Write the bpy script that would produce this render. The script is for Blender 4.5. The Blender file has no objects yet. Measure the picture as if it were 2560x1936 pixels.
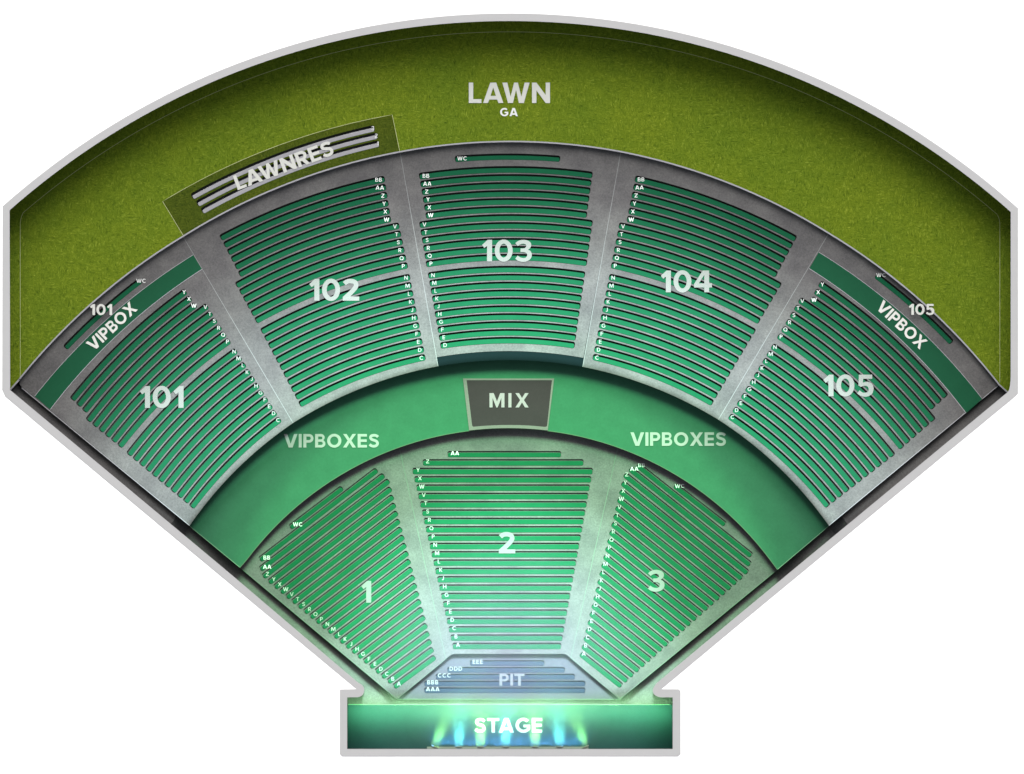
import bpy, bmesh, math, random
from mathutils import Vector, Matrix
from mathutils.geometry import tessellate_polygon
random.seed(4)
S = 0.05                      # one plan unit = 5 cm; plan origin north-west, y runs south
scene = bpy.context.scene
COL = scene.collection
R = math.radians
def P(x, y): return (x*S, -y*S)

# ------------------------------------------------------------------ materials
def new_mat(name):
    m = bpy.data.materials.new(name); m.use_nodes = True
    nt = m.node_tree; b = nt.nodes['Principled BSDF']
    return m, nt, b
def nd(nt, t, **kw):
    n = nt.nodes.new(t)
    for k, v in kw.items():
        if k in n.inputs: n.inputs[k].default_value = v
        else: setattr(n, k, v)
    return n
def noise(nt, scale, detail=4, rough=.6, vec=None):
    n = nd(nt, 'ShaderNodeTexNoise'); n.inputs['Scale'].default_value = scale
    n.inputs['Detail'].default_value = detail; n.inputs['Roughness'].default_value = rough
    if vec is None:
        g = nt.nodes.new('ShaderNodeNewGeometry'); vec = g.outputs['Position']
    nt.links.new(vec, n.inputs['Vector']); return n
def ramp(nt, fac, stops):
    r = nt.nodes.new('ShaderNodeValToRGB'); e = r.color_ramp.elements
    while len(e) < len(stops): e.new(.5)
    for el, (p, c) in zip(e, stops):
        el.position = p; el.color = (*c, 1) if len(c) == 3 else c
    nt.links.new(fac, r.inputs['Fac']); return r
def mul(nt, a, b, f=1.0):
    m = nt.nodes.new('ShaderNodeMix'); m.data_type = 'RGBA'; m.blend_type = 'MULTIPLY'
    m.inputs['Factor'].default_value = f
    nt.links.new(a, m.inputs[6]); nt.links.new(b, m.inputs[7]); return m.outputs[2]
def bump(nt, b, h, s, d=.02):
    n = nt.nodes.new('ShaderNodeBump'); n.inputs['Strength'].default_value = s; n.inputs['Distance'].default_value = d
    nt.links.new(h, n.inputs['Height']); nt.links.new(n.outputs['Normal'], b.inputs['Normal'])

def concrete(name, col, contrast=.16, pits=True):
    m, nt, b = new_mat(name)
    a = noise(nt, 4.6, 6, .9); c = noise(nt, .3, 4, .6); d = noise(nt, 1.7, 3, .6)
    lo, hi = 1-contrast, 1+contrast
    r1 = ramp(nt, a.outputs['Fac'], [(.36, (lo,)*3), (.64, (hi,)*3)])
    r2 = ramp(nt, c.outputs['Fac'], [(.3, (1-contrast*.8, 1-contrast*.85, 1-contrast*.7)), (.7, (1+contrast*.7, 1+contrast*.65, 1+contrast*.7))])
    base = nd(nt, 'ShaderNodeRGB'); base.outputs[0].default_value = (*col, 1)
    x = mul(nt, base.outputs[0], r1.outputs[0]); x = mul(nt, x, r2.outputs[0])
    if pits:
        v = nd(nt, 'ShaderNodeTexVoronoi'); v.inputs['Scale'].default_value = 1.1
        g = nt.nodes.new('ShaderNodeNewGeometry'); nt.links.new(g.outputs['Position'], v.inputs['Vector'])
        r3 = ramp(nt, v.outputs['Distance'], [(.0, (.45,)*3), (.085, (1,)*3)])
        r4 = ramp(nt, d.outputs['Fac'], [(.5, (0,)*3), (.6, (1,)*3)])
        mx = nt.nodes.new('ShaderNodeMix'); mx.data_type = 'RGBA'; mx.blend_type = 'MULTIPLY'
        nt.links.new(r4.outputs[0], mx.inputs['Factor']); nt.links.new(x, mx.inputs[6]); nt.links.new(r3.outputs[0], mx.inputs[7])
        x = mx.outputs[2]
    nt.links.new(x, b.inputs['Base Color']); b.inputs['Roughness'].default_value = .9
    b.inputs['Specular IOR Level'].default_value = .15
    bump(nt, b, a.outputs['Fac'], .35)
    return m
def paint(name, col, rough=.55, var=.06, spec=.2, scale=3.0):
    m, nt, b = new_mat(name)
    a = noise(nt, scale, 4, .7); f = noise(nt, .5, 3, .5)
    r1 = ramp(nt, a.outputs['Fac'], [(.3, (1-var,)*3), (.7, (1+var,)*3)])
    r2 = ramp(nt, f.outputs['Fac'], [(.3, (1-var,)*3), (.7, (1+var,)*3)])
    base = nd(nt, 'ShaderNodeRGB'); base.outputs[0].default_value = (*col, 1)
    x = mul(nt, base.outputs[0], r1.outputs[0]); x = mul(nt, x, r2.outputs[0])
    nt.links.new(x, b.inputs['Base Color']); b.inputs['Roughness'].default_value = rough
    b.inputs['Specular IOR Level'].default_value = spec
    return m
def grass(name, tint=(1, 1, 1)):
    m, nt, b = new_mat(name)
    g = nt.nodes.new('ShaderNodeNewGeometry')
    w = noise(nt, .9, 3, .6, g.outputs['Position'])
    # blades: two crossed sets of stretched noise, patches of one and of the other
    def blades(sx, sy, ang):
        mp = nt.nodes.new('ShaderNodeMapping'); mp.inputs['Scale'].default_value = (sx, sy, 1); mp.inputs['Rotation'].default_value = (0, 0, ang)
        nt.links.new(g.outputs['Position'], mp.inputs['Vector']); n_ = noise(nt, 1, 4, .7, mp.outputs[0]); n_.inputs['Distortion'].default_value = 1.2; return n_
    ba, bb = blades(5.6, 2.0, .5), blades(2.1, 5.8, .2)
    rw = ramp(nt, w.outputs['Fac'], [(.42, (0,)*3), (.58, (1,)*3)])
    bl = nt.nodes.new('ShaderNodeMix'); bl.data_type = 'RGBA'
    nt.links.new(rw.outputs[0], bl.inputs['Factor']); nt.links.new(ba.outputs['Fac'], bl.inputs[6]); nt.links.new(bb.outputs['Fac'], bl.inputs[7])
    BL = bl.outputs[2]
    big = noise(nt, .10, 4, .6); mid = noise(nt, .8, 4, .7)
    c1 = ramp(nt, BL, [(.30, (.055, .090, .004)), (.44, (.125, .178, .009)), (.56, (.190, .250, .016)), (.72, (.36, .41, .06))])
    c2 = ramp(nt, big.outputs['Fac'], [(.35, (.9, .94, .92)), (.65, (1.1, 1.05, .96))])
    c3 = ramp(nt, mid.outputs['Fac'], [(.3, (.93, .95, .94)), (.7, (1.07, 1.05, 1.05))])
    x = mul(nt, c1.outputs[0], c2.outputs[0]); x = mul(nt, x, c3.outputs[0])
    t = nd(nt, 'ShaderNodeRGB'); t.outputs[0].default_value = (*tint, 1)
    x = mul(nt, x, t.outputs[0])
    nt.links.new(x, b.inputs['Base Color']); b.inputs['Roughness'].default_value = .85
    b.inputs['Specular IOR Level'].default_value = .1
    bump(nt, b, BL, .5, .06)
    return m
def plain(name, col, rough=.8, spec=.1, emit=None, estr=0):
    m, nt, b = new_mat(name); b.inputs['Base Color'].default_value = (*col, 1)
    b.inputs['Roughness'].default_value = rough; b.inputs['Specular IOR Level'].default_value = spec
    if emit: b.inputs['Emission Color'].default_value = (*emit, 1); b.inputs['Emission Strength'].default_value = estr
    return m
def frosted(name, col, alpha):
    m, nt, b = new_mat(name); b.inputs['Base Color'].default_value = (*col, 1)
    b.inputs['Roughness'].default_value = .6; b.inputs['Specular IOR Level'].default_value = .1
    b.inputs['Alpha'].default_value = alpha
    return m

M = dict(
    ground=paint('white ground', (.93, .93, .93), .9, .01, .05, .6),
    coping=paint('pale grey coping', (.385, .385, .385), .85, .012, .05),
    inner=plain('dark retaining face and slot shade', (.045, .05, .045), .95),  # wall face; also laid on slot floors as painted shade
    grass=grass('lawn grass', (.58, .64, .56)), grass2=grass('mown dark turf', (.27, .29, .31)),
    conc=concrete('terrace concrete', (.085, .0845, .082), .27),
    conc2=concrete('front terrace concrete', (.088, .087, .085), .26),
    walk=concrete('walkway concrete', (.088, .0865, .084), .26),
    pitc=concrete('pit concrete', (.066, .062, .078), .12),
    seam=paint('pale joint line', (.27, .27, .29), .8, .05),
    seamt=paint('tier joint line', (.16, .165, .165), .9, .05),
    seamf=paint('front joint line', (.095, .12, .10), .9, .05),
    seamv=paint('vip edge line', (.07, .11, .07), .9, .05),
    seam2=paint('green white joint line', (.13, .22, .15), .8, .05),
    turfline=paint('turf line', (.38, .40, .20), .8, .05),
    bench=paint('green bench paint', (.0072, .070, .0325), 1, .05, .0),
    pitbench=paint('blue grey bench paint', (.024, .033, .054), 1, .05, .0),
    greybench=paint('light grey bench paint', (.26, .26, .275), .6, .04, .1),
    vip=paint('green vip floor', (.030, .102, .060), 1, .05, .0),
    vipbox=paint('dark green box floor', (.0105, .060, .030), 1, .03, .0),
    slate=paint('slate blue barrier', (.0045, .0095, .0105), 1, .03, 0),
    mixin=paint('grey mix deck', (.037, .0255, .031), 1, .04, .0),
    mixrim=concrete('mix booth rim', (.135, .115, .115), .1, False),
    stage=paint('dark teal stage floor', (.017, .048, .050), .9, .04, .0),
    metal=paint('grey truss metal', (.20, .225, .20), .7, .05, .1),
    housing=paint('lamp housing', (.22, .24, .21), .7, .05, .1),
    text=frosted('frosted white lettering', (.25, .265, .25), .70),  # copies of one white lettering, each colour toned against its local light
    textv=frosted('frosted vip lettering', (.31, .325, .31), .82),
    textm=frosted('frosted booth lettering', (.30, .225, .27), .9),
    textl=frosted('frosted lawn lettering', (.56, .57, .53), .86),
    textf=frosted('frosted front lettering', (.165, .17, .165), .82),
    textp=frosted('frosted pit lettering', (.13, .13, .135), .88),
    rowl=plain('row letter paint toned for bright light', (.235, .24, .235), .9),  # row letter whites: light level put into the colour, darker on brighter rows
    rowm=plain('row letter paint toned for mid light', (.34, .345, .34), .9),
    rowf=plain('front row letter paint toned for bright light', (.24, .245, .24), .9),
    rowtext=plain('white row letter paint', (.60, .615, .60), .8),
)

# ------------------------------------------------------------------ geometry helpers
def mesh_obj(name, verts, faces, mats, parent=None, origin=(0, 0, 0), fm=None, smooth=False):
    me = bpy.data.meshes.new(name)
    o0 = Vector(origin)
    me.from_pydata([tuple(Vector(v)-o0) for v in verts], [], faces)
    for m in (mats if isinstance(mats, (list, tuple)) else [mats]): me.materials.append(m)
    if fm: me.polygons.foreach_set('material_index', fm)
    bm = bmesh.new(); bm.from_mesh(me); bmesh.ops.recalc_face_normals(bm, faces=bm.faces); bm.to_mesh(me); bm.free()
    o = bpy.data.objects.new(name, me); COL.objects.link(o)
    if parent is not None: o.parent = parent
    else: o.location = origin
    return o
def tag(o, label, cat, group=None):
    o['label'] = label; o['category'] = cat
    if group: o['group'] = group
    return o
def struct(o, kind='structure'): o['kind'] = kind; return o
def empty(name, loc):
    o = bpy.data.objects.new(name, None); COL.objects.link(o); o.location = loc; o.empty_display_size = .5; return o

def area(l): return sum(l[i-1][0]*l[i][1]-l[i][0]*l[i-1][1] for i in range(len(l)))/2
def clean(l):
    r = []
    for p in l:
        if not r or math.dist(p, r[-1]) > 1e-4: r.append((p[0], p[1]))
    if math.dist(r[0], r[-1]) < 1e-4: r.pop()
    return r
class Geo:
    def __init__(s): s.v = []; s.f = []; s.m = []
    def sheet(s, loops, z, mi=0, flip=False):
        """flat filled area, loops[0] outline, the rest holes; up-facing"""
        loops = [clean(l) for l in loops]
        tris = tessellate_polygon([[Vector((x, y, 0)) for x, y in l] for l in loops])
        b = len(s.v); flat = [p for l in loops for p in l]
        s.v += [(x, y, z) for x, y in flat]
        for t in tris:
            a = [flat[i] for i in t]
            if abs(area(a)) < 1e-9: continue
            if (area(a) < 0) != flip: t = t[::-1]
            s.f.append(tuple(b+i for i in t)); s.m.append(mi)
    def walls(s, loop, z0, z1, mi=0):
        l = clean(loop); b = len(s.v); n = len(l)
        s.v += [(x, y, z0) for x, y in l]+[(x, y, z1) for x, y in l]
        for i in range(n):
            j = (i+1) % n; s.f.append((b+i, b+j, b+n+j, b+n+i)); s.m.append(mi)
    def prism(s, loops, z0, z1, mi=0, bottom=True, side=None):
        s.sheet(loops, z1, mi)
        if bottom: s.sheet(loops, z0, mi, True)
        for k, l in enumerate(loops): s.walls(l, z0, z1, mi if side is None else side[k])
    def bevelled(s, loop, inner, z0, z1, d, mi=0):
        """solid with its top edge bevelled: `inner` has as many points as loop"""
        n = len(loop); b = len(s.v)
        for l, z in ((loop, z0), (loop, z1-d), (inner, z1)): s.v += [(x, y, z) for x, y in l]
        for k in range(2):
            for i in range(n):
                j = (i+1) % n; s.f.append((b+k*n+i, b+k*n+j, b+(k+1)*n+j, b+(k+1)*n+i)); s.m.append(mi)
        for t in tessellate_polygon([[Vector((x, y, 0)) for x, y in inner]]):
            a = [inner[i] for i in t]
            if area(a) < 0: t = t[::-1]
            s.f.append(tuple(b+2*n+i for i in t)); s.m.append(mi)
    def box(s, x0, x1, y0, y1, z0, z1, mi=0):
        s.prism([[(x0, y0), (x1, y0), (x1, y1), (x0, y1)]], z0, z1, mi)
    def build(s, name, mats, parent=None, origin=(0, 0, 0)):
        me = bpy.data.meshes.new(name)
        me.from_pydata([(v[0]-origin[0], v[1]-origin[1], v[2]-origin[2]) for v in s.v], [], s.f)
        for m in (mats if isinstance(mats, (list, tuple)) else [mats]): me.materials.append(m)
        me.polygons.foreach_set('material_index', s.m); me.update()
        o = bpy.data.objects.new(name, me); COL.objects.link(o)
        if parent is not None: o.parent = parent
        else: o.location = origin
        return o
def W(pts): return [P(*p) for p in pts]
def arc_pts(p, q, r, n=24):
    """plan points from p to q on a circle of radius r whose centre lies south (below)"""
    (x0, y0), (x1, y1) = p, q
    mx, my = (x0+x1)/2, (y0+y1)/2; L = math.dist(p, q); h = math.sqrt(max(r*r-L*L/4, 0))
    nx, ny = -(y1-y0)/L, (x1-x0)/L
    if ny < 0: nx, ny = -nx, -ny
    cx, cy = mx+nx*h, my+ny*h
    a0 = math.atan2(y0-cy, x0-cx); a1 = math.atan2(y1-cy, x1-cx)
    return [(cx+r*math.cos(a0+(a1-a0)*i/n), cy+r*math.sin(a0+(a1-a0)*i/n)) for i in range(n+1)]
def ribbon(c, up, dn, e0, e1, rad=3.6):
    """closed outline round the centre line c (running west to east): `up` to its north side, `dn` to its south, ends pushed out by e0/e1, corners rounded"""
    c = [Vector(p) for p in c]
    d0 = (c[1]-c[0]).normalized(); d1 = (c[-1]-c[-2]).normalized()
    c[0] = c[0]-d0*e0; c[-1] = c[-1]+d1*e1
    T = []
    for i in range(len(c)):
        a = c[max(i-1, 0)]; b = c[min(i+1, len(c)-1)]; T.append((b-a).normalized())
    N = [Vector((t.y, -t.x)) for t in T]          # plan y is down: this points north when heading east
    rad = min(rad, (up+dn)/2-.05)
    top = [c[i]+N[i]*up for i in range(len(c))]; bot = [c[i]-N[i]*dn for i in range(len(c))]
    out = []
    def corner(base, t, n, s):                     # quarter turn of radius rad
        return [base+n*(rad*math.sin(a)-rad)*s+t*(rad*math.cos(a)-rad) for a in [R(x) for x in (90, 67, 45, 22, 0)]]
    top[0] = top[0]; 
    # west-top, going east
    wt = corner(c[0]+N[0]*up, -d0, N[0], 1)[::-1]
    et = corner(c[-1]+N[-1]*up, d1, N[-1], 1)
    eb = corner(c[-1]-N[-1]*dn, d1, -N[-1], 1)[::-1]
    wb = corner(c[0]-N[0]*dn, -d0, -N[0], 1)
    out = wt+top[1:-1]+et+eb+bot[1:-1][::-1]+wb
    return [(p.x, p.y) for p in out]

# ------------------------------------------------------------------ lettering (own glyph outlines, cap height 1)
def ea(cx, cy, rx, ry, a0, a1, n=14):
    return [(cx+rx*math.cos(R(a0+(a1-a0)*i/n)), cy+ry*math.sin(R(a0+(a1-a0)*i/n))) for i in range(n+1)]
def cat(p, k=4):
    out = []
    for i in range(len(p)-1):
        a, b, c, d = p[max(i-1, 0)], p[i], p[i+1], p[min(i+2, len(p)-1)]
        for j in range(k):
            t = j/k
            out.append(tuple(.5*(2*b[q]+(c[q]-a[q])*t+(2*a[q]-5*b[q]+4*c[q]-d[q])*t*t+(3*b[q]-a[q]-3*c[q]+d[q])*t**3) for q in (0, 1)))
    out.append(p[-1]); return out
def stroke(path, hw):
    p = [Vector(q) for q in path]; L, Rr = [], []
    for i in range(len(p)):
        t = (p[min(i+1, len(p)-1)]-p[max(i-1, 0)]).normalized(); n = Vector((-t.y, t.x))*hw
        L.append(tuple(p[i]+n)); Rr.append(tuple(p[i]-n))
    return L, Rr
GL = {}
def g(ch, w, *loops): GL[ch] = (w, [list(l) for l in loops])
g('L', .63, [(0,0),(.63,0),(.63,.19),(.22,.19),(.22,1),(0,1)])
g('A', 1.01, [(0,0),(.36,1),(.65,1),(1.01,0),(.77,0),(.70,.17),(.31,.17),(.24,0)], [(.37,.35),(.64,.35),(.505,.76)])
g('W', 1.355, [(0,1),(.245,1),(.41,.31),(.585,1),(.77,1),(.945,.31),(1.11,1),(1.355,1),(1.07,0),(.82,0),(.68,.65),(.53,0),(.28,0)])
g('N', .895, [(0,0),(0,1),(.22,1),(.68,.39),(.68,1),(.895,1),(.895,0),(.68,0),(.22,.62),(.22,0)])
g('V', 1.0, [(0,1),(.25,1),(.5,.28),(.75,1),(1.0,1),(.64,0),(.36,0)])
g('I', .22, [(0,0),(.22,0),(.22,1),(0,1)])
g('P', .74, [(0,0),(0,1)]+ea(.42,.68,.32,.32,90,-90)+[(.22,.36),(.22,0)], [(.22,.55),(.22,.81)]+ea(.41,.68,.13,.13,90,-90))
g('R', .77, [(0,0),(0,1)]+ea(.42,.68,.32,.32,90,-62)+[(.77,0),(.52,0),(.33,.35),(.22,.35),(.22,0)], [(.22,.54),(.22,.81)]+ea(.41,.675,.13,.135,90,-90))
g('B', .76, [(0,0),(0,1)]+ea(.43,.745,.265,.255,90,-50)+ea(.46,.28,.29,.28,52,-90), [(.22,.60),(.22,.81)]+ea(.42,.705,.11,.105,90,-90), [(.22,.19),(.22,.42)]+ea(.44,.305,.12,.115,90,-90))
g('D', .88, [(0,0),(0,1)]+ea(.38,.5,.5,.5,90,-90), [(.22,.19),(.22,.81)]+ea(.37,.5,.29,.31,90,-90))
g('O', 1.04, ea(.52,.5,.52,.515,0,348,29), ea(.52,.5,.30,.315,0,348,29))
g('Q', 1.04, ea(.52,.5,.52,.515,-30,292,26)+[(.84,-.05),(1.0,.10),(.90,.19)], ea(.52,.5,.30,.315,-30,285,24)+[(.66,.32),(.71,.30)])
g('C', .93, ea(.52,.5,.52,.515,42,318,24)+ea(.52,.5,.30,.315,318,42,20))
g('G', .98, ea(.52,.5,.52,.515,44,316,24)+[(.98,.24),(.98,.54),(.54,.54),(.54,.37),(.77,.37),(.77,.28)]+ea(.52,.5,.30,.315,312,44,20))
sl, sr = stroke(cat([(.69,.78),(.56,.875),(.38,.905),(.20,.855),(.145,.725),(.22,.605),(.40,.535),(.57,.465),(.645,.34),(.62,.20),(.50,.115),(.35,.095),(.2,.13),(.07,.23)]), .1)
g('S', .75, sl+sr[::-1])
g('T', .8, [(0,1),(.8,1),(.8,.81),(.51,.81),(.51,0),(.29,0),(.29,.81),(0,.81)])
g('E', .68, [(0,0),(0,1),(.68,1),(.68,.81),(.22,.81),(.22,.60),(.66,.60),(.66,.41),(.22,.41),(.22,.19),(.68,.19),(.68,0)])
g('F', .68, [(0,0),(0,1),(.68,1),(.68,.81),(.22,.81),(.22,.58),(.66,.58),(.66,.39),(.22,.39),(.22,0)])
g('H', .87, [(0,0),(0,1),(.22,1),(.22,.6),(.65,.6),(.65,1),(.87,1),(.87,0),(.65,0),(.65,.41),(.22,.41),(.22,0)])
jl, jr = stroke(cat([(.45,1),(.45,.6),(.45,.30),(.38,.14),(.24,.095),(.06,.20)]), .105)
g('J', .56, jl+jr[::-1])
g('K', .81, [(0,0),(0,1),(.22,1),(.22,.57),(.53,1),(.8,1),(.43,.53),(.81,0),(.54,0),(.27,.39),(.22,.33),(.22,0)])
g('M', 1.07, [(0,0),(0,1),(.3,1),(.535,.42),(.77,1),(1.07,1),(1.07,0),(.85,0),(.85,.66),(.58,0),(.49,0),(.22,.66),(.22,0)])
g('X', .95, [(0,1),(.26,1),(.475,.66),(.69,1),(.95,1),(.61,.51),(.95,0),(.69,0),(.475,.35),(.26,0),(0,0),(.34,.51)])
g('Y', .9, [(0,1),(.25,1),(.45,.62),(.65,1),(.9,1),(.56,.41),(.56,0),(.34,0),(.34,.41)])
g('Z', .8, [(0,1),(.8,1),(.8,.83),(.27,.19),(.8,.19),(.8,0),(0,0),(0,.17),(.52,.81),(0,.81)])
g('0', .82, ea(.41,.5,.41,.515,0,348,29), ea(.41,.5,.195,.32,0,348,29))
g('1', .46, [(.23,0),(.46,0),(.46,1),(.26,1),(0,.76),(.11,.62),(.23,.72)])
tl, tr = stroke(cat([(.075,.78),(.2,.875),(.37,.90),(.55,.85),(.61,.71),(.55,.57),(.40,.40),(.29,.29)]), .105)
g('2', .75, tl+[(.37,.19),(.75,.19),(.75,0),(0,0),(0,.17)]+tr[::-1])
g('3', .76, cat([(.0,.84),(.14,.95),(.36,1.0),(.58,.96),(.71,.85),(.725,.72),(.67,.61),(.58,.545)])+cat([(.58,.545),(.70,.47),(.755,.33),(.72,.16),(.58,.03),(.36,-.02),(.15,.02),(.0,.12)])
  +cat([(.11,.27),(.22,.19),(.36,.16),(.48,.18),(.54,.27),(.53,.36),(.44,.42),(.36,.43),(.24,.43)])+cat([(.24,.60),(.35,.60),(.45,.63),(.505,.71),(.47,.79),(.36,.82),(.23,.79),(.12,.71)]))
g('4', .82, [(.47,0),(.69,0),(.69,.22),(.82,.22),(.82,.41),(.69,.41),(.69,1),(.40,1),(0,.38),(0,.22),(.47,.22)], [(.22,.41),(.47,.41),(.47,.80)])
g('5', .75, [(.08,1),(.68,1),(.68,.81),(.27,.81)]+cat([(.26,.63),(.38,.67),(.52,.66),(.68,.56),(.74,.36),(.68,.13),(.52,.01),(.34,-.02),(.14,.03),(0,.13)])
  +cat([(.11,.28),(.22,.19),(.35,.165),(.48,.21),(.52,.33),(.47,.45),(.35,.49),(.24,.47),(.17,.43)])+[(.06,.5)])
KERN = {('A','W'): -.17, ('L','A'): -.04, ('V','I'): -.03, ('T','A'): -.14, ('W','N'): 0, ('A','A'): -.08, ('W','C'): -.04, ('I','T'): -.02}
def inset(l, d):
    """pull a glyph contour in by d (stroke thinner); hole contours grow"""
    n = len(l); out = []
    for i in range(n):
        a, b, c = Vector(l[i-1]), Vector(l[i]), Vector(l[(i+1) % n])
        u, w = (b-a), (c-b)
        if u.length < 1e-6 or w.length < 1e-6: out.append(l[i]); continue
        u.normalize(); w.normalize(); n1 = Vector((-u.y, u.x)); n2 = Vector((-w.y, w.x)); m = n1+n2
        m = n1 if m.length < .2 else m*(2/m.length_squared) if m.length > .9 else m.normalized()*1.6
        p = b+m*d; out.append((p.x, p.y))
    return out
def letters(body, cx, cy, cap, width=None, rot=0, z=0, th=.02, mat=None, name='row_letter', parent=None, origin=(0,0,0), sp=.12, thin=0):
    """lettering lying flat, centred at plan (cx, cy); rot in degrees, anticlockwise"""
    x = 0; items = []
    for i, ch in enumerate(body):
        if i: x += sp+KERN.get((body[i-1], ch), 0)
        items.append((x, GL[ch])); x += GL[ch][0]
    sx = (width/x if width else cap)*S; sy = cap*S; wx, wy = P(cx, cy)
    ca, sa = math.cos(R(rot)), math.sin(R(rot)); G = Geo()
    for ox, (w, loops) in items:
        L = []
        for q_, l in enumerate(loops):
            if thin: l = inset(l, (thin if area(l) > 0 else -thin)*(1 if q_ == 0 else -1))
            L.append([(wx+((ox+px-x/2)*sx)*ca-((py-.5)*sy)*sa, wy+((ox+px-x/2)*sx)*sa+((py-.5)*sy)*ca) for px, py in l])
        G.prism(L, z, z+th, bottom=False)
    return G.build(name, mat or M['rowtext'], parent, origin)

# ------------------------------------------------------------------ levels (metres; the white ground is 0)
ZL, ZT, ZV, ZO, ZP, ZB = -7.15, -7.9, -10.4, -12.0, -12.7, -13.2     # lawn, upper terrace, vip floor, front terrace, pit, lowest floor
ZS = -12.2                                                        # stage floor
DEEP = -16; HAZE = .09

# ------------------------------------------------------------------ outlines in plan units
CR = (1273, 1938.5)
def circ(c, r, x0, x1, n=60):
    a0 = math.acos(max(-1, min(1, (x0-c[0])/r))); a1 = math.acos(max(-1, min(1, (x1-c[0])/r)))
    return [(c[0]+r*math.cos(a0+(a1-a0)*i/n), c[1]-r*math.sin(a0+(a1-a0)*i/n)) for i in range(n+1)]
def rnd(p, q, r, k=5):   # quadratic corner p-q-r
    return [((1-t)**2*p[0]+2*t*(1-t)*q[0]+t*t*r[0], (1-t)**2*p[1]+2*t*(1-t)*q[1]+t*t*r[1]) for t in [i/k for i in range(k+1)]]
rim_in = circ(CR, 1885.5, 24, 2526.8, 80)+rnd((2526.8, 940), (2526, 975), (2519.5, 980.5))+[(1840, 1543), (1648, 1703)]
rim_in += rnd((1642, 1708), (1627, 1724), (1634, 1735))+rnd((1634, 1735), (1642, 1744), (1655, 1744))+[(1681.7, 1744), (1681.7, 1872.8), (868, 1872.8), (868, 1743.8), (893, 1743.8)]
rim_in += rnd((893, 1743.8), (911, 1742), (910.5, 1724))+rnd((910.5, 1724), (909, 1713), (898, 1708.6))+[(890, 1702.5), (600, 1455.3), (478, 1353), (25.4, 975.5)]
rim_out = circ(CR, 1904.5, 6.5, 2545.2, 80)+[(2545.2, 984), (2540, 990), (1840, 1567.7), (1653.2, 1723.5), (1696, 1723.5), (1701.3, 1728), (1701.3, 1886), (1695, 1891.5), (855, 1891.5), (849.6, 1886), (849.6, 1724), (891.5, 1723.4), (600, 1480.7), (442.4, 1350), (13, 992), (5.4, 975)]
def edge(pts, n=10):   # smooth line through measured points
    return cat(pts, n)
tier_out = {'101': arc_pts((47, 950), (457.4, 591.3), 1552), '102': arc_pts((457.4, 591.3), (1000, 380), 1545), '103': arc_pts((1000, 380), (1552, 379.6), 1500),
            '104': arc_pts((1552, 379.6), (2072, 583.5), 1540), '105': arc_pts((2072, 583.5), (2498, 962), 1552)}
tier_in = {'101': arc_pts((473.8, 1314.8), (732.5, 1058), 985), '102': arc_pts((732.5, 1058), (1095.1, 916), 1025), '103': arc_pts((1091.3, 893.6), (1458.6, 895.1), 1045),
           '104': arc_pts((1456.8, 917.5), (1795.9, 1049.7), 1025), '105': arc_pts((1795.9, 1049.7), (2072.4, 1314.8), 990)}
slate_in = arc_pts((1095.1, 916), (1456.8, 917.5), 1035)
deck_poly = {
    '101': tier_out['101']+tier_in['101'][::-1]+[(58, 971.5), (50.5, 963.5)],
    '102': tier_out['102']+tier_in['102'][::-1],
    '103': tier_out['103']+tier_in['103'][::-1],
    '104': tier_out['104']+tier_in['104'][::-1],
    '105': tier_out['105']+[(2495, 966)]+tier_in['105'][::-1]}
orch_arc = circ((1271, 1887.5), 816, 602.5, 1941.2, 60)
orch_arc[0] = (599.8, 1419.3); orch_arc[-1] = (1943.5, 1424.3)
div12 = ((998.3, 1118.5), (1114.5, 1648)); div23 = ((1544.4, 1119.4), (1427, 1646))
def orch_part(x0, x1):
    return [p for p in orch_arc if x0+.5 < p[0] < x1-.5]
deck_poly['1'] = [(599.8, 1419.3)]+orch_part(599.8, 998.3)+[div12[0], div12[1], (992.5, 1748.8)]
deck_poly['2'] = [div12[0]]+orch_part(998.3, 1544.4)+[div23[0], div23[1]]+rnd((1427, 1646), (1416, 1635), (1408, 1635))+rnd((1137, 1635), (1128, 1635.3), (1114.5, 1648))
deck_poly['3'] = [div23[0]]+orch_part(1544.4, 1943.5)+[(1943.5, 1424.3), (1549.5, 1749.2), div23[1]]
ZD = {k: (ZT if len(k) == 3 else ZO) for k in deck_poly}

# ------------------------------------------------------------------ rows of benches
def lerp(a, b, t): return a+(b-a)*t
L1 = list('ABCDEFGHJKLMNPQRSTVWXYZ')
ROWS = []      # (section, letters, west tip, east tip, radius or None, half width, slot depth north, letter pos, colour)
def block(sec, names, wa, wb, ea_, eb, ra, rb, side, off, hw=5.8, sl=5.1):
    n = len(names)
    for i, nm in enumerate(names):
        t = i/(n-1) if n > 1 else 0
        w = (lerp(wa[0], wb[0], t), lerp(wa[1], wb[1], t)); e = (lerp(ea_[0], eb[0], t), lerp(ea_[1], eb[1], t))
        r = lerp(ra, rb, t) if ra else None
        o = (off[0] if len(nm) == 1 else off[0]*1.45, off[1])
        a = w if side == 'W' else e
        ROWS.append((sec, nm, w, e, r, hw, sl, (a[0]+o[0], a[1]+o[1])))
VC = list('VTSRQP'); NC = list('NMLKJHGFEDC'); BW = ['BB', 'AA', 'Z', 'Y', 'X', 'W']
# 101
block('101', list('YXW'), (183, 1000), (213, 1029), (464.8, 731.2), (489, 765), 1440, 1400, 'E', (-4.5, -.5))
block('101', VC, (222.5, 1053), (301, 1117), (518.6, 767.7), (574, 854.4), 1370, 1275, 'E', (-5.2, 0))
block('101', NC, (324, 1138), (481, 1269), (591, 879.3), (700.8, 1050.6), 1235, 1040, 'E', (-5.8, 0))
ROWS.append(('101', 'WC', (165.5, 871), (352, 704), 1540, 5.3, 5, (352.7, 702.5)))
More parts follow.
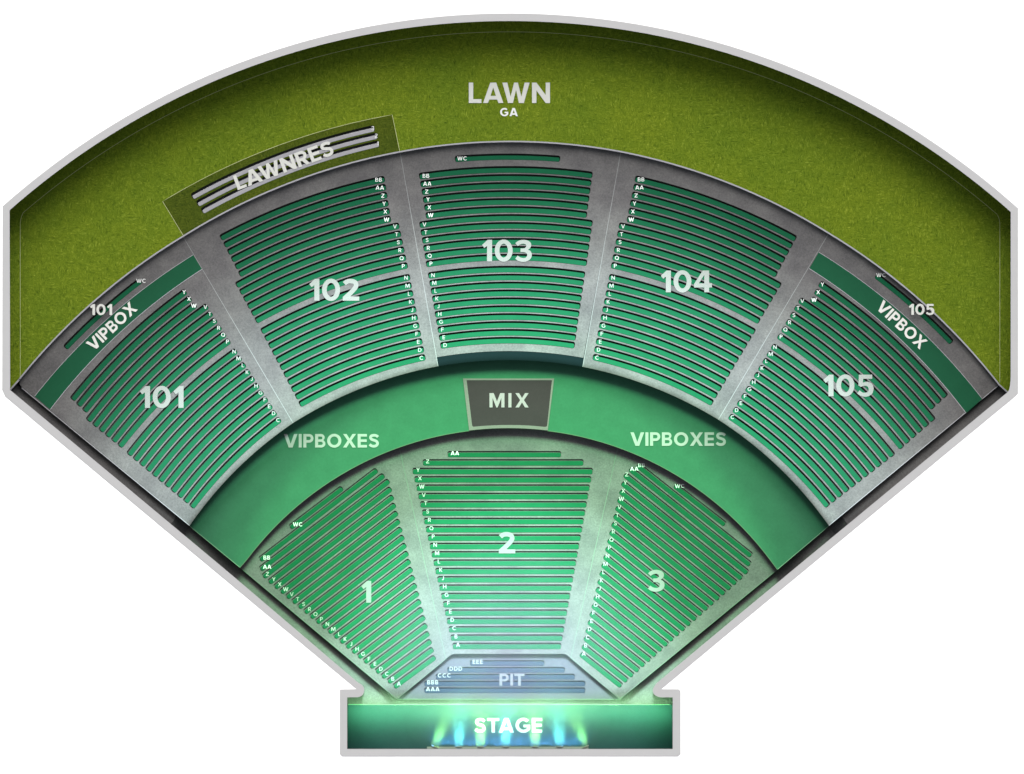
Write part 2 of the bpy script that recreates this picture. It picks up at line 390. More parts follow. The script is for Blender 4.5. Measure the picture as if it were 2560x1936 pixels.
# 102
block('102', BW, (554, 597), (600.3, 687.9), (961, 450.3), (976.3, 549.8), 1508, 1408, 'E', (-10, -.5))
block('102', VC, (593, 715.5), (641.6, 804), (997.3, 566.9), (1018.2, 666.1), 1387, 1285, 'E', (-10, -.5))
block('102', NC, (656, 831), (751.3, 1013.2), (1024.2, 695.4), (1062.5, 895.7), 1255, 1050, 'E', (-9.2, -.5))
# 103
block('103', BW, (1049.7, 443.5), (1066.1, 541.8), (1479.5, 440.5), (1465.8, 539.7), 1500, 1400, 'W', (10.5, -3.5))
block('103', VC, (1050.6, 565), (1067, 662.9), (1479.5, 561.5), (1465.8, 660), 1380, 1280, 'W', (10.5, -3.5))
block('103', NC[:-1], (1072.4, 692), (1102.9, 866.7), (1460.7, 689.8), (1435.3, 866), 1250, 1073, 'W', (10, -3.5))
ROWS.append(('103', 'WC', (1138.8, 400.3), (1398.8, 400), 1535, 5.3, 5, (1155.2, 396.5)))
# 104
block('104', BW, (1588.5, 449.6), (1568.5, 549.7), (1987.2, 599.2), (1939.8, 688.8), 1508, 1408, 'W', (9.8, -.5))
block('104', VC, (1548.2, 566.5), (1528.8, 665.4), (1948.8, 717), (1896.4, 805.5), 1387, 1285, 'W', (9.5, -.5))
block('104', NC, (1523.4, 695.3), (1483.1, 895.1), (1884.5, 832.5), (1779.4, 1009.9), 1255, 1050, 'W', (9.5, -.5))
# 105
block('105', list('YXW'), (2048.5, 711.5), (2027.6, 750), (2362.3, 993), (2331.5, 1021), 1440, 1400, 'W', (7.5, 0))
block('105', VC, (1998.3, 752.5), (1945.4, 842), (2331, 1052.5), (2253.2, 1120.5), 1370, 1275, 'W', (7.5, 0))
block('105', NC, (1929.8, 868), (1823.4, 1043.2), (2229.9, 1141), (2067.9, 1266.5), 1235, 1040, 'W', (7.7, 0))
ROWS.append(('105', 'WC', (2189.5, 691.5), (2377, 857.5), 1540, 5.3, 5, (2202.5, 688.2)))
# front terrace
block('2', ['Y']+L1[:-2][::-1], (1032.6, 1180.2), (1132.5, 1617.5), (1480.7, 1180.2), (1401.8, 1617.5), None, None, 'W', (12.5, -5), 5.9, 4.6)
ROWS.append(('2', 'Z', (1058, 1158.8), (1457.7, 1158.8), None, 5.9, 4.6, (1069, 1154)))
ROWS.append(('2', 'AA', (1119.9, 1138), (1401.8, 1138), None, 5.5, 4.6, (1137.3, 1133.3)))
block('1', ['Y']+L1[:-2][::-1], (674, 1457.7), (986.6, 1718.8), (977.5, 1223.6), (1087.7, 1644.6), None, None, 'W', (10.5, -9), 5.5, 4.2)
ROWS.append(('1', 'Z', (659.7, 1443.4), (972.2, 1204), None, 5.5, 4.2, (668.5, 1435.4)))
ROWS.append(('1', 'AA', (652.5, 1424.8), (959.6, 1190.1), None, 5.5, 4.2, (667.9, 1417.5)))
ROWS.append(('1', 'BB', (651.6, 1400.9), (942.6, 1177.2), None, 5.5, 4.2, (667, 1394.4)))
ROWS.append(('1', 'WC', (727, 1320.2), (856, 1222.1), None, 5.3, 4, (744.2, 1311.3)))
block('3', ['Y']+L1[:-2][::-1], (1555.3, 1209.5), (1451.4, 1636.9), (1853, 1447.3), (1552, 1716.3), None, None, 'W', (8, -2.4), 5.5, 4.2)
ROWS.append(('3', 'Z', (1561, 1188.6), (1867, 1433.2), None, 5.5, 4.2, (1566.8, 1186.7)))
ROWS.append(('3', 'AA', (1574.7, 1174.2), (1873.7, 1412.9), None, 5.5, 4.2, (1585.7, 1172.6)))
ROWS.append(('3', 'BB', (1593.8, 1165.3), (1876.7, 1390.5), None, 5.5, 4.2, (1603.6, 1163.4)))
ROWS.append(('3', 'WC', (1686.5, 1216.1), (1811, 1312.7), None, 5.3, 4, (1699.3, 1215.4)))
# pit and lawn
for nm, x0, x1, y in (('EEE', 1175.8, 1360, 1659.5), ('DDD', 1119.3, 1410.8, 1676.6), ('CCC', 1090.6, 1436.2, 1693.6), ('BBB', 1061.6, 1462.2, 1710.7), ('AAA', 1061.6, 1462.2, 1727.6)):
    ROWS.append(('PIT', nm, (x0, y), (x1, y), None, 5.6, 3.2, (x0+(18.5 if nm == 'EEE' else 20.3), y-4.4)))
ROWS.append(('LAWNRES', '3', (482.5, 494.5), (935, 324.5), 1640, 5.0, 6.5, (932.1, 320.8)))
ROWS.append(('LAWNRES', '2', (496, 512.5), (942.5, 342.7), 1620, 5.0, 6.5, (940.5, 339.7)))
ROWS.append(('LAWNRES', '1', (507.5, 530.5), (947, 362.5), 1600, 5.0, 6.5, (944.6, 359.1)))

WHERE = {'101': 'far left upper block 101', '102': 'upper block 102 below the lawn benches', '103': 'middle upper block 103', '104': 'upper block 104 right of the middle', '105': 'far right upper block 105',
         '1': 'the front left block', '2': 'the front middle block', '3': 'the front right block', 'PIT': 'the pit', 'LAWNRES': 'the reserved lawn'}
slots = {}
ZROW = {**ZD, 'PIT': ZP, 'LAWNRES': ZL+.02}
SLOTD = .7
def depth(sec): return .7 if sec in ('101', '102', '103', '104', '105', 'LAWNRES') else .27
for sec, nm, w, e, r, hw, sl, lp in ROWS:
    c = arc_pts(w, e, r, 28) if r else [(lerp(w[0], e[0], i/4), lerp(w[1], e[1], i/4)) for i in range(5)]
    z = ZROW[sec]
    out = ribbon(c, hw, hw, 0, 0); inn = ribbon(c, hw-.6, hw-.6, -.6, -.6)
    slot = ribbon(c, hw+sl, hw+.25, 1.6, 1.6, 5.5)
    slots.setdefault(sec, []).append(W(slot))
    cx, cy = P((w[0]+e[0])/2, (w[1]+e[1])/2)
    SLOTD = depth(sec)
    root = empty('seat_row', (cx, cy, z-SLOTD))
    curved = 'curved' if r else 'straight'
    if nm == 'WC': lab = f'short green WC bench behind the other rows of {WHERE[sec]}'; colr = 'green'
    elif sec == 'PIT': lab = f'blue grey bench marked {nm} in the pit before the stage'
    elif sec == 'LAWNRES': lab = f'light grey curved bench marked {nm} on the reserved dark turf'
    else:
        last = {'101': 'C', '102': 'C', '103': 'D', '104': 'C', '105': 'C', '1': 'A', '2': 'A', '3': 'A'}[sec]
        first = {'101': 'Y', '105': 'Y', '2': 'AA'}.get(sec, 'BB')
        ex = ', frontmost' if nm == last else (', rearmost' if nm == first else '')
        lab = f'{curved} green bench of row {nm} in {WHERE[sec]}{ex}'
    tag(root, lab, 'bench', {'PIT': 'benches in the pit', 'LAWNRES': 'grey benches on the lawn'}.get(sec, f'green benches of section {sec}'))
    G = Geo(); G.bevelled(W(out), W(inn), z-SLOTD+.004, z+.012, .03)
    G.build('seat', M['pitbench' if sec == 'PIT' else 'greybench' if sec == 'LAWNRES' else 'bench'], root, (cx, cy, z-SLOTD))
    cap = {1: 10.2, 2: 10.2, 3: 10.4}[len(nm)]
    letters(nm, lp[0], lp[1], cap, None, 0, z+.013, .015, M['rowf' if sec == 'PIT' or (sec in ('1', '2', '3') and nm not in ('WC', 'BB', 'AA', 'Z', 'Y', 'X', 'W')) else 'rowm' if (sec in ('1', '2', '3') and nm not in ('WC', 'BB', 'AA')) or (nm in VC and len(sec) == 3) else 'rowl' if nm in NC else 'rowtext'], 'row_letter', root, (cx, cy, z-SLOTD), {1: .1, 2: .15, 3: .2}[len(nm)], .028)

# ------------------------------------------------------------------ decks
def strip(pts, wd, z, mat, name, th=.03, parent=None):
    pts = [Vector(p) for p in pts]; a, b = [], []
    for i in range(len(pts)):
        t = (pts[min(i+1, len(pts)-1)]-pts[max(i-1, 0)]).normalized(); n = Vector((t.y, -t.x))*wd/2
        a.append(tuple(pts[i]+n)); b.append(tuple(pts[i]-n))
    G = Geo(); G.prism([W(a+b[::-1])], z, z+th, bottom=False)
    return G.build(name, mat, parent)
DL = {'101': 'grey concrete deck of section 101 with green benches at far left', '102': 'grey concrete deck of section 102 under the reserved lawn benches',
      '103': 'grey concrete deck of section 103 in the middle of the upper tier', '104': 'grey concrete deck of section 104 right of the middle',
      '105': 'grey concrete deck of section 105 with green benches at far right', '1': 'pale lower concrete deck of section 1, left of the front',
      '2': 'pale lower concrete deck of section 2 facing the pit', '3': 'pale lower concrete deck of section 3, right of the front'}
for k, poly in deck_poly.items():
    z = ZD[k]; G = Geo(); SLOTD = depth(k)
    G.prism([W(poly)]+slots[k], z-SLOTD, z, bottom=False)
    G.sheet([W(poly)], z-SLOTD, 1 if len(k) == 3 else 0); G.walls(W(poly), DEEP, z-SLOTD)  # upper slot floors coloured near black to deepen the shade behind benches
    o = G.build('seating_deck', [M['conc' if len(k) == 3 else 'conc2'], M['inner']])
    tag(o, DL[k], 'seating deck', 'concrete seating decks')

# lawn with a notch for the reserved turf
res_top = arc_pts((406.6, 504.1), (980.5, 287.4), 1640, 24)
lawn = [p for p in circ(CR, 1885.5, 24, 2526.8, 80)]+rnd((2526.8, 940), (2526, 975), (2519, 980))
lawn += tier_out['105'][::-1]+tier_out['104'][::-1][1:]+tier_out['103'][::-1][1:]+res_top[::-1]+tier_out['101'][::-1]+[(25.4, 975.5)]
G = Geo(); G.sheet([W(lawn)], ZL); G.walls(W(lawn), DEEP, ZL)
struct(G.build('lawn', M['grass']))
res = res_top+tier_out['102'][::-1]
SLOTD = depth('LAWNRES'); G = Geo(); G.prism([W(res)]+slots['LAWNRES'], ZL+.02-SLOTD, ZL+.02, bottom=False); G.sheet([W(res)], ZL+.02-SLOTD, 1); G.walls(W(res), DEEP, ZL+.02-SLOTD)  # slot floors painted dark as shade beside the grey benches
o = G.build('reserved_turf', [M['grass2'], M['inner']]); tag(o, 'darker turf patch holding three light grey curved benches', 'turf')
# ---- pit, vip, slate barrier, low floor
pit = [(992.5, 1748.8), (1114.5, 1648)]+rnd((1114.5, 1648), (1128, 1635.3), (1137, 1635))+rnd((1408, 1635), (1416, 1635), (1427, 1646))+[(1549.5, 1749.2)]
SLOTD = depth('PIT'); G = Geo(); G.prism([W(pit)]+slots['PIT'], ZP-SLOTD, ZP, bottom=False); G.sheet([W(pit)], ZP-SLOTD, 0); G.walls(W(pit), DEEP, ZP-SLOTD)
struct(G.build('pit_floor', M['pitc']))
vip = tier_in['101']+tier_in['102'][1:]+slate_in[1:]+tier_in['104'][1:]+tier_in['105'][1:]+orch_arc[::-1]
G = Geo(); G.prism([W(vip)], DEEP, ZV, bottom=False)
o = G.build('box_seating_floor', M['vip']); tag(o, 'broad curved green floor of the VIP boxes between both tiers', 'seating deck')
G = Geo(); G.prism([W(tier_in['103']+slate_in[::-1])], DEEP, ZT-.05, bottom=False)
o = G.build('barrier', M['slate']); tag(o, 'dark slate curved barrier below section 103', 'barrier')
for pts_o, pts_i, lb in ((arc_pts((86.7, 991.1), (482.8, 637.6), 1510), arc_pts((125.6, 1024.3), (505.2, 673.5), 1465), 'dark green VIP box strip behind section 101'),
                         (arc_pts((2047, 630.9), (2455.8, 997.6), 1510), arc_pts((2023.1, 671.8), (2415.3, 1033.5), 1465), 'dark green VIP box strip behind section 105')):
    G = Geo(); G.prism([W(pts_o+pts_i[::-1])], ZT+.002, ZT+.05, bottom=False)
    o = G.build('box_strip', M['vipbox']); tag(o, lb, 'seating deck', 'VIP box strips')
    struct(strip(pts_i, 1.3, ZT+.05, M['seam'], 'painted_line', .01))
    struct(strip(pts_o, 1.1, ZT+.05, M['seam'], 'painted_line', .01))
floor = W(rim_in)
G = Geo(); G.sheet([floor], ZB); struct(G.build('walkway', M['walk']))
# sloping walkways down both flanks
for sgn in (0, 1):
    if sgn == 0:
        a = [(27, 950), (473.8, 1314.8), (599.8, 1419.3), (720, 1520), (992.5, 1750)]
        b = [(20, 976), (455, 1340), (572, 1440), (700, 1545), (893, 1712)]
    else:
        a = [(2520, 950), (2072.4, 1314.8), (1943.5, 1424.3), (1825, 1522), (1549.5, 1751)]
        b = [(2524, 982), (2091, 1340), (1972, 1440), (1847, 1542), (1646, 1710)]
    pts = [(0, ZT-1.0), (.45, ZT-1.05), (.93, ZT-1.1), (1, ZV-.8), (2, ZO-.9), (3, ZO-1.0), (4, ZB+.01)]
    V = []; F = []
    for q, zz in pts:
        i = min(int(q), 3); pa = Vector(a[i]).lerp(Vector(a[i+1]), q-i); pb = Vector(b[i]).lerp(Vector(b[i+1]), q-i)
        d_ = (pa-pb).normalized()
        V += [(*P(*(pa+d_*.5)), zz), (*P(*(pb-d_*14)), zz)]
    for i in range(len(pts)-1): F.append((2*i, 2*i+1, 2*i+3, 2*i+2))
    struct(mesh_obj('sloping_path', V, F, M['walk']))

# ---- curbs and painted joints
o = strip(tier_out['101'][::1]+tier_out['102'][1:]+tier_out['103'][1:]+tier_out['104'][1:]+tier_out['105'][1:]+[(2520, 982)], 3.6, ZL+.03, M['seam'], 'curb', .10)
tag(o, 'thin pale curb between the lawn and the upper tier', 'curb')
strip_l = strip([(26, 974), (49, 948)], 4.0, ZL+.03, M['seam'], 'curb', .10); tag(strip_l, 'short pale curb end at the far left lawn corner', 'curb')
for a, b in (((457.4, 591.3), (732.5, 1058)), ((1000, 380), (1095.1, 916)), ((1552, 379.6), (1456.8, 917.5)), ((2072, 583.5), (1795.9, 1049.7))):
    struct(strip([a, b], 1.5, ZT, M['seamt'], 'painted_line', .012))
for a, b in (div12, div23): struct(strip([a, b], 1.5, ZO, M['seamf'], 'painted_line', .012))
struct(strip(orch_arc, 1.6, ZV, M['seamv'], 'painted_line', .012))
struct(strip([(54, 970), (473.8, 1314.3)], 1.6, ZT, M['seam'], 'painted_line', .012)); struct(strip([(2494, 966), (2072.4, 1314.2)], 1.6, ZT, M['seam'], 'painted_line', .012))
struct(strip([(474, 1315.5), (599.8, 1419)], 1.4, ZV, M['seam2'], 'painted_line', .012)); struct(strip([(2072, 1315.5), (1943.5, 1424)], 1.4, ZV, M['seam2'], 'painted_line', .012))
struct(strip([(600.5, 1419.6), (992.5, 1748.2), (1114.5, 1647.6)], 1.4, ZO, M['seamf'], 'painted_line', .012)); struct(strip([(1943, 1424.6), (1549.5, 1748.6), (1427, 1645.4)], 1.4, ZO, M['seamf'], 'painted_line', .012))
struct(strip([(992.5, 1748.4), (1549.5, 1748.8)], 1.6, ZP, M['seamf'], 'painted_line', .012))
tl_ = circ(CR, 1858.5, 58, 2492, 80)
struct(strip([(50.6, 945), (50.6, 560)]+rnd((50.6, 560), (51, 545), (tl_[0][0], tl_[0][1]))[1:]+tl_[1:]+rnd(tl_[-1], (2499, 545), (2499.6, 560))[1:]+[(2499.6, 957)], 1.0, ZL, M['turfline'], 'painted_line', .006))
struct(strip([(458.9, 590.5)]+res_top+[(999.5, 380)], 1.1, ZL+.02, M['turfline'], 'painted_line', .006))

# ---- mix booth
mo = [(1157.3, 946.5), (1385.4, 946.5)]+arc_pts((1172.8, 1076.6), (1369.5, 1076.6), 816, 10)[::-1]
mi_ = [(1166.6, 951), (1379.8, 951)]+rnd((1367.8, 1064), (1367, 1068.5), (1360, 1067.5))+arc_pts((1187, 1067), (1358, 1067), 900, 8)[::-1][1:-1]+rnd((1187, 1067), (1181, 1068.5), (1180.2, 1063))
mb = empty('mix_booth', (*P(1271, 1010), ZV)); tag(mb, 'dark grey trapezoid mixing booth with pale rim above section 2', 'mixing booth')
og = (*P(1271, 1010), ZV)
G = Geo(); G.prism([W(mo), W(mi_)], ZV+.002, ZV+.16, bottom=False); G.build('rim', M['mixrim'], mb, og)
G = Geo(); G.prism([W(mi_)], ZV+.002, ZV+.12, bottom=False); G.build('deck', M['mixin'], mb, og)

# ---- stage
st = empty('stage', (*P(1275, 1818), ZB)); tag(st, 'long dark teal stage glowing green behind the pit', 'stage'); og = (*P(1275, 1818), ZB)
G = Geo(); G.prism([W([(868.6, 1762.3), (1681.2, 1762.3), (1681.2, 1872.3), (868.6, 1872.3)])], ZB, ZS, bottom=False); G.build('deck', M['stage'], st, og)
G = Geo(); G.prism([W([(868.6, 1761.3), (1681.2, 1761.3), (1681.2, 1762.6), (868.6, 1762.6)])], ZS+.003, ZS+.03); G.build('front_edge', M['seam2'], st, og)
# ---- outer rim and ground
G = Geo(); G.prism([W(rim_out), W(rim_in)], DEEP, .05, bottom=False, side=[0, 1])
o = G.build('perimeter_wall', [M['coping'], M['inner']]); tag(o, 'pale grey perimeter wall around the whole amphitheatre', 'wall')
B = 900
G = Geo(); G.sheet([[(-B, -B), (B+128, -B), (B+128, B), (-B, B)], W(rim_out)], 0); struct(G.build('ground', M['ground']))

# ------------------------------------------------------------------ large lettering
def sign(body, cx, cy, cap, width, rot, z, label, sp=.12, white=False, mat=None, th=.05):
    if z >= ZL: mat = 'textl'
    elif z <= ZO+.2: mat = mat or 'textf'
    o = letters(body, cx, cy, cap, width, rot, z+(.035 if th > .03 else .02), th, M['rowtext' if white else (mat or 'text')], 'floor_lettering', None, (*P(cx, cy), z), sp)
    tag(o, label, 'lettering')
sign('LAWN', 1273.5, 232.5, 51, 203, 0, ZL, 'large pale word LAWN on the open grass')
sign('GA', 1272.5, 280.7, 20.5, 44.5, 0, ZL, 'small white letters GA under the word LAWN', .14, True)
sign('LAWNRES', 709.4, 413.5, 37.5, 258, 20.3, ZL+.03, 'tilted pale word LAWNRES across the grey lawn benches')
sign('101', 404.3, 993, 54.4, 109.2, 0, ZT, 'large pale number 101 across the far left upper green benches')
sign('102', 835.6, 725, 54.4, 124.9, 0, ZT, 'large pale number 102 across the left upper green benches')
sign('103', 1267.4, 627, 54, 124.8, 0, ZT, 'large pale number 103 across the middle upper green benches')
sign('104', 1716, 704, 54.4, 127.7, 0, ZT, 'large pale number 104 across the right upper green benches')
sign('105', 2121.4, 964.2, 54, 126.2, 0, ZT, 'large pale number 105 across the far right upper green benches')
sign('1', 915.5, 1480, 54.4, None, 0, ZO, 'large pale number 1 on the front left benches')
sign('2', 1267.6, 1357.4, 53.3, 41.2, 0, ZO, 'large pale number 2 on the straight front benches')
sign('3', 1640.8, 1452, 53.8, 41.6, 0, ZO, 'large pale number 3 on the front right benches')
sign('101', 252.6, 774.4, 27.3, 55.6, 0, ZL+.10, 'small pale number 101 over the far left WC bench')
sign('105', 2304, 773.9, 27.3, 64, 0, ZL+.10, 'small pale number 105 over the far right WC bench')
sign('VIPBOX', 279.2, 816.5, 29.5, 152, 43.5, ZT+.05, 'tilted word VIPBOX on the left dark green strip', mat='textl')
sign('VIPBOX', 2254.2, 812, 29.5, 152, -43, ZT+.05, 'tilted word VIPBOX on the right dark green strip', mat='textl')
sign('VIPBOXES', 828.3, 1102.4, 33.8, 237.6, 0, ZV, 'pale word VIPBOXES on the green floor left of the mix booth', mat='textv')
sign('VIPBOXES', 1695.4, 1098.2, 33.8, 238.7, 0, ZV, 'pale word VIPBOXES on the green floor right of the mix booth', mat='textv')
sign('MIX', 1272.7, 1001.2, 35.8, 98, 0, ZV+.12, 'pale word MIX on the dark booth', .28, mat='textm')
sign('PIT', 1279.9, 1700, 30, 62.7, 0, ZP, 'pale word PIT across the blue grey benches', mat='textp')
sign('STAGE', 1270.5, 1813.8, 36, 169, 0, ZS, 'pale word STAGE on the glowing stage floor', th=.01, mat='textl')

# ------------------------------------------------------------------ stage lights
GREEN, CYAN = (.46, 1.0, .20), (.22, .92, .80)
bar = empty('light_bar', (*P(1269, 1869.5), ZS)); tag(bar, 'long grey bar carrying seven lamps at the rear of the stage', 'light bar')
G = Geo(); G.prism([W([(1067.4, 1867.2), (1471, 1867.2), (1471, 1872.2), (1067.4, 1872.2)])], ZS+.01, ZS+.38); G.build('rail', M['metal'], bar, (*P(1269, 1869.5), ZS))
lampspec = [(1086.5, -24, GREEN, 'leftmost green lamp on the stage bar, beam leaning right'), (1147, -2, CYAN, 'cyan lamp second from left on the stage bar'), (1201, -1, GREEN, 'green lamp just left of the middle cyan lamp'),
            (1264, 0, CYAN, 'cyan lamp at the middle of the stage bar'), (1337.8, 0, GREEN, 'green lamp just right of the middle cyan lamp'), (1399, 4, CYAN, 'cyan lamp second from right on the stage bar'), (1464, 21, GREEN, 'rightmost green lamp on the stage bar, beam leaning left')]
for x, yaw, colr, lb in lampspec:
    wx, wy = P(x, 1867.2); zb = ZS+.385
    t = empty('stage_light', (wx, wy, ZS)); tag(t, lb, 'stage light', 'stage lights on the rear bar')
    G = Geo(); n = 14
    for (r0, y0), (r1, y1) in (((.16, -.16), (.42, -.05)), ((.42, -.05), (.44, .09))):
        b = len(G.v)
        for r_, yy in ((r0, y0), (r1, y1)):
            for i in range(n):
                a_ = 2*math.pi*i/n; G.v.append((r_*math.cos(a_), yy, .42+.4*r_*math.sin(a_)))
        for i in range(n): G.f.append((b+i, b+(i+1) % n, b+n+(i+1) % n, b+n+i)); G.m.append(0)
    h = G.build('housing', M['housing'], t); h.rotation_euler.z = R(yaw)
    G = Geo(); b = 0
    for i in range(n): a_ = 2*math.pi*i/n; G.v.append((.40*math.cos(a_), .07, .36+.28*math.sin(a_)))
    G.f.append(tuple(range(n))); G.m.append(0)
    le = G.build('lens', plain('lamp lens', (.6, .7, .6), .3, .3, colr, 1.4), t); le.rotation_euler.z = R(yaw)
    ld = bpy.data.lights.new('beam', 'AREA'); ld.shape = 'RECTANGLE'; ld.size = 1.0; ld.size_y = .2; ld.spread = R(48); ld.color = colr; ld.energy = 135
    lo = bpy.data.objects.new('beam', ld); COL.objects.link(lo); lo.parent = t
    lo.location = (math.sin(-R(yaw))*.14*-1 if False else -math.sin(R(yaw))*.14, math.cos(R(yaw))*.14, .34)
    lo.rotation_euler = (R(90-4), 0, R(yaw))
def area_light(name, x, y, z, sx, sy, rot, colr, e, spread=180):
    ld = bpy.data.lights.new(name, 'AREA'); ld.shape = 'RECTANGLE'; ld.size = sx; ld.size_y = sy; ld.spread = R(spread); ld.color = colr; ld.energy = e
    lo = bpy.data.objects.new(name, ld); COL.objects.link(lo); lo.location = (*P(x, y), z); lo.rotation_euler = rot; return lo
# added unseen lamps: green along the stage front, blue at the bar
area_light('added_green_fill', 1275, 1763, ZS+2.9, 40.4, .5, (R(-20), 0, 0), (.42, 1.0, .46), 2700, 112)
area_light('added_blue_fill', 1270, 1865, ZS+.6, 19, .3, (R(70), 0, 0), (.12, .42, 1.0), 520, 130)

# drifting smoke over the stage and the pit, thinning out in every direction
hm = bpy.data.materials.new('stage smoke'); hm.use_nodes = True; ht = hm.node_tree; ht.nodes.clear()
ho = ht.nodes.new('ShaderNodeOutputMaterial'); hv = ht.nodes.new('ShaderNodeVolumePrincipled'); hv.inputs['Color'].default_value = (.9, .95, 1, 1)
hg = ht.nodes.new('ShaderNodeTexCoord'); hmap = ht.nodes.new('ShaderNodeMapping'); hmap.vector_type = 'POINT'
hgr = ht.nodes.new('ShaderNodeTexGradient'); hgr.gradient_type = 'SPHERICAL'
ht.links.new(hg.outputs['Object'], hgr.inputs[0])
hmm = ht.nodes.new('ShaderNodeMath'); hmm.operation = 'MULTIPLY'; hmm.inputs[1].default_value = HAZE
ht.links.new(hgr.outputs['Fac'], hmm.inputs[0]); ht.links.new(hmm.outputs[0], hv.inputs['Density']); ht.links.new(hv.outputs[0], ho.inputs['Volume'])
me = bpy.data.meshes.new('stage_smoke'); bm = bmesh.new(); bmesh.ops.create_icosphere(bm, subdivisions=4, radius=1); bm.to_mesh(me); bm.free(); me.materials.append(hm)
hz = bpy.data.objects.new('stage_smoke', me); COL.objects.link(hz); hz.location = (*P(1270, 1812), ZS+.4); hz.scale = (13, 5.5, 1.9); hz['kind'] = 'stuff'

# a much thinner mist hangs over the pit and the front rows
hm2 = hm.copy(); hm2.name = 'thin mist'
for n_ in hm2.node_tree.nodes:
    if n_.type == 'MATH': n_.inputs[1].default_value = .034
me2 = me.copy(); me2.materials.clear(); me2.materials.append(hm2)
h2 = bpy.data.objects.new('stage_mist', me2); COL.objects.link(h2); h2.location = (*P(1270, 1665), ZO+1.2); h2.scale = (22, 17, 3.4); h2['kind'] = 'stuff'

# ------------------------------------------------------------------ sun, sky and the added wash lamp
EL, AZ = 51, 3        # elevation; azimuth east of north
to_sun = Vector((math.sin(R(AZ))*math.cos(R(EL)), math.cos(R(AZ))*math.cos(R(EL)), math.sin(R(EL))))
sun = bpy.data.lights.new('sun', 'SUN'); sun.energy = 1.5; sun.angle = R(38); sun.color = (1, .975, .94)
so = bpy.data.objects.new('sun', sun); COL.objects.link(so); so.rotation_euler = to_sun.to_track_quat('Z', 'Y').to_euler()
world = bpy.data.worlds.new('World'); scene.world = world; world.use_nodes = True
nt = world.node_tree; bg = nt.nodes['Background']
sky = nt.nodes.new('ShaderNodeTexSky'); sky.sky_type = 'NISHITA'; sky.sun_disc = False
sky.sun_elevation = R(EL); sky.sun_rotation = R(AZ); sky.dust_density = 4; sky.ozone_density = .6
hs = nt.nodes.new('ShaderNodeHueSaturation'); hs.inputs['Saturation'].default_value = .35
nt.links.new(sky.outputs[0], hs.inputs['Color']); nt.links.new(hs.outputs[0], bg.inputs['Color']); bg.inputs['Strength'].default_value = .09

# added unseen lamp high behind the audience, its glow pattern cut to the bowl
tgt = Vector((*P(1270, 1600), ZO)); lp_ = tgt+to_sun*260
spot = bpy.data.lights.new('added_wash', 'SPOT'); spot.spot_size = R(42); spot.spot_blend = .1; spot.shadow_soft_size = 32; spot.energy = 1.0
spo = bpy.data.objects.new('added_wash', spot); COL.objects.link(spo); spo.location = lp_
spo.rotation_euler = to_sun.to_track_quat('Z', 'Y').to_euler()
spot.energy = 1.64e7
spot.use_nodes = True
nt = spot.node_tree; em = nt.nodes['Emission']
geo = nt.nodes.new('ShaderNodeNewGeometry')
si = nt.nodes.new('ShaderNodeSeparateXYZ'); nt.links.new(geo.outputs['Incoming'], si.inputs[0])
sp_ = nt.nodes.new('ShaderNodeSeparateXYZ'); nt.links.new(geo.outputs['Position'], sp_.inputs[0])
def M2(op, a, b=None):
    n = nt.nodes.new('ShaderNodeMath'); n.operation = op
    for i, v in enumerate((a, b)):
        if v is None: continue
        if isinstance(v, (int, float)): n.inputs[i].default_value = v
        else: nt.links.new(v, n.inputs[i])
    return n.outputs[0]
DX, DY, DZ = si.outputs; Lx, Ly, Lz = sp_.outputs
ZPL = ZT
tpar = M2('DIVIDE', M2('SUBTRACT', ZPL, Lz), DZ)
PX = M2('ADD', M2('MULTIPLY', tpar, DX), Lx); PY = M2('ADD', M2('MULTIPLY', tpar, DY), Ly)
GLOW = [(0, (4.2, 5.2, 6.2)), (120, (4.3, 6.3, 6.6)), (240, (4.1, 6.9, 5.9)), (360, (3.1, 6.0, 4.2)), (480, (1.35, 3.2, 1.7)), (580, (.75, 2.2, 1.0)), (660, (.75, 2.0, .95)), (740, (.3, .9, .4)), (820, (.06, .3, .12)), (900, (0, 0, 0))]
RING = [(0, (0, 0, 0)), (976, (0, 0, 0)), (990, (2.4, 3.1, 3.0)), (1075, (2.5, 3.1, 3.05)), (1190, (2.1, 2.55, 2.5)), (1300, (1.15, 1.3, 1.25)), (1400, (.42, .43, .43)), (1500, (0, 0, 0))]
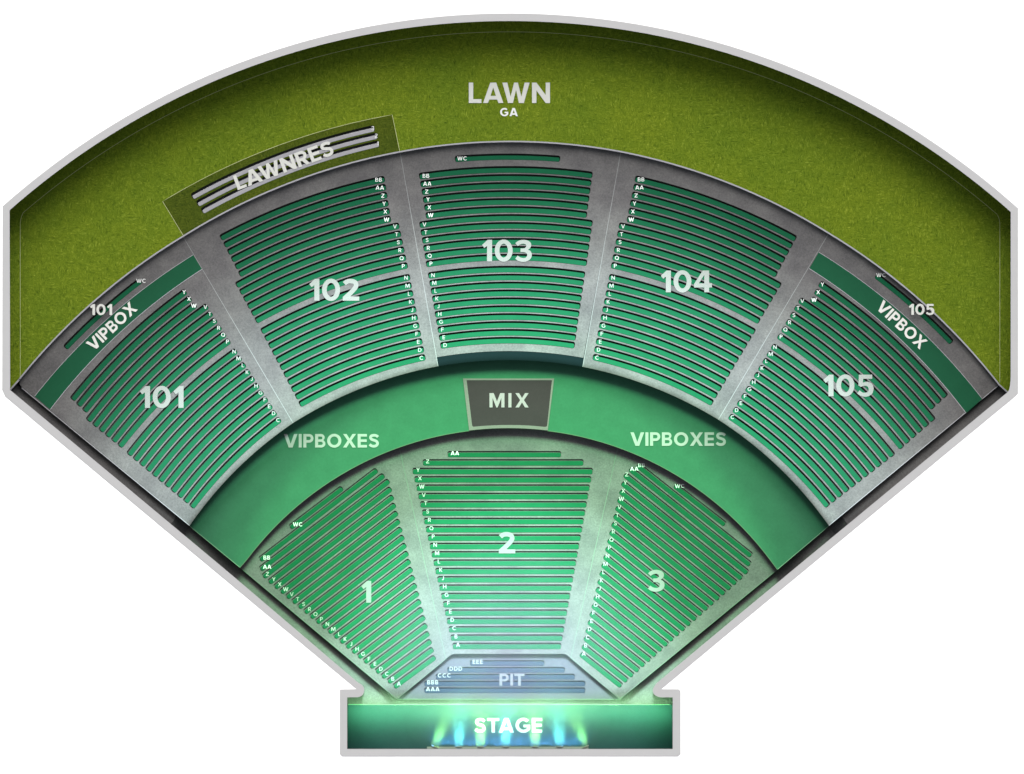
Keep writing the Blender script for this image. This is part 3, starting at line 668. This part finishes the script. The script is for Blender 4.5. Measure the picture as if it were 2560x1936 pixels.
def radial(cx_, cy_, prof, interp):
    cx, cy = P(cx_, cy_)
    dx = M2('SUBTRACT', PX, cx); dy = M2('SUBTRACT', PY, cy)
    rn = M2('DIVIDE', M2('SQRT', M2('ADD', M2('MULTIPLY', dx, dx), M2('MULTIPLY', dy, dy))), 90.0)
    cr = nt.nodes.new('ShaderNodeValToRGB'); cr.color_ramp.interpolation = interp
    els = cr.color_ramp.elements
    while len(els) < len(prof): els.new(.5)
    for e_, (r_, c_) in zip(els, prof): e_.position = r_*S/90.0; e_.color = (c_[0]/8, c_[1]/8, c_[2]/8, 1)
    nt.links.new(rn, cr.inputs['Fac']); return cr.outputs['Color']
addc = nt.nodes.new('ShaderNodeVectorMath'); addc.operation = 'ADD'
nt.links.new(radial(1270, 1605, GLOW, 'EASE'), addc.inputs[0]); nt.links.new(radial(1273, 1879, RING, 'LINEAR'), addc.inputs[1])
def plane_mask(p, q, soft=.25):   # 1 on the side north of the line p->q (plan units)
    (x0, y0), (x1, y1) = P(*p), P(*q); L = math.hypot(x1-x0, y1-y0); nx, ny = -(y1-y0)/L, (x1-x0)/L
    if ny < 0: nx, ny = -nx, -ny
    d = M2('ADD', M2('ADD', M2('MULTIPLY', PX, nx), M2('MULTIPLY', PY, ny)), -(nx*x0+ny*y0))
    n = M2('DIVIDE', d, soft); c = nt.nodes.new('ShaderNodeClamp'); nt.links.new(n, c.inputs['Value']); return c.outputs[0]
mk = M2('MULTIPLY', plane_mask((51, 967), (992.5, 1751)), plane_mask((1549.5, 1751), (2498, 966)))
mk = M2('MULTIPLY', mk, plane_mask((0, 1668), (2560, 1668), .5))
nt.links.new(addc.outputs[0], em.inputs['Color'])
nt.links.new(M2('MULTIPLY', mk, 1.0), em.inputs['Strength'])

# ------------------------------------------------------------------ camera: looking straight down on the plan
cam = bpy.data.cameras.new('camera'); cam.type = 'ORTHO'; cam.ortho_scale = 128.0; cam.clip_end = 2000; cam.clip_start = .1
co = bpy.data.objects.new('camera', cam); COL.objects.link(co); co.location = (64, -48.4, 150); scene.camera = co
scene.view_settings.view_transform = 'Standard'; scene.view_settings.look = 'None'
scene.view_settings.exposure = .81
scene.render.film_transparent = False
scene.cycles.max_bounces = 6; scene.cycles.diffuse_bounces = 3; scene.cycles.transparent_max_bounces = 8
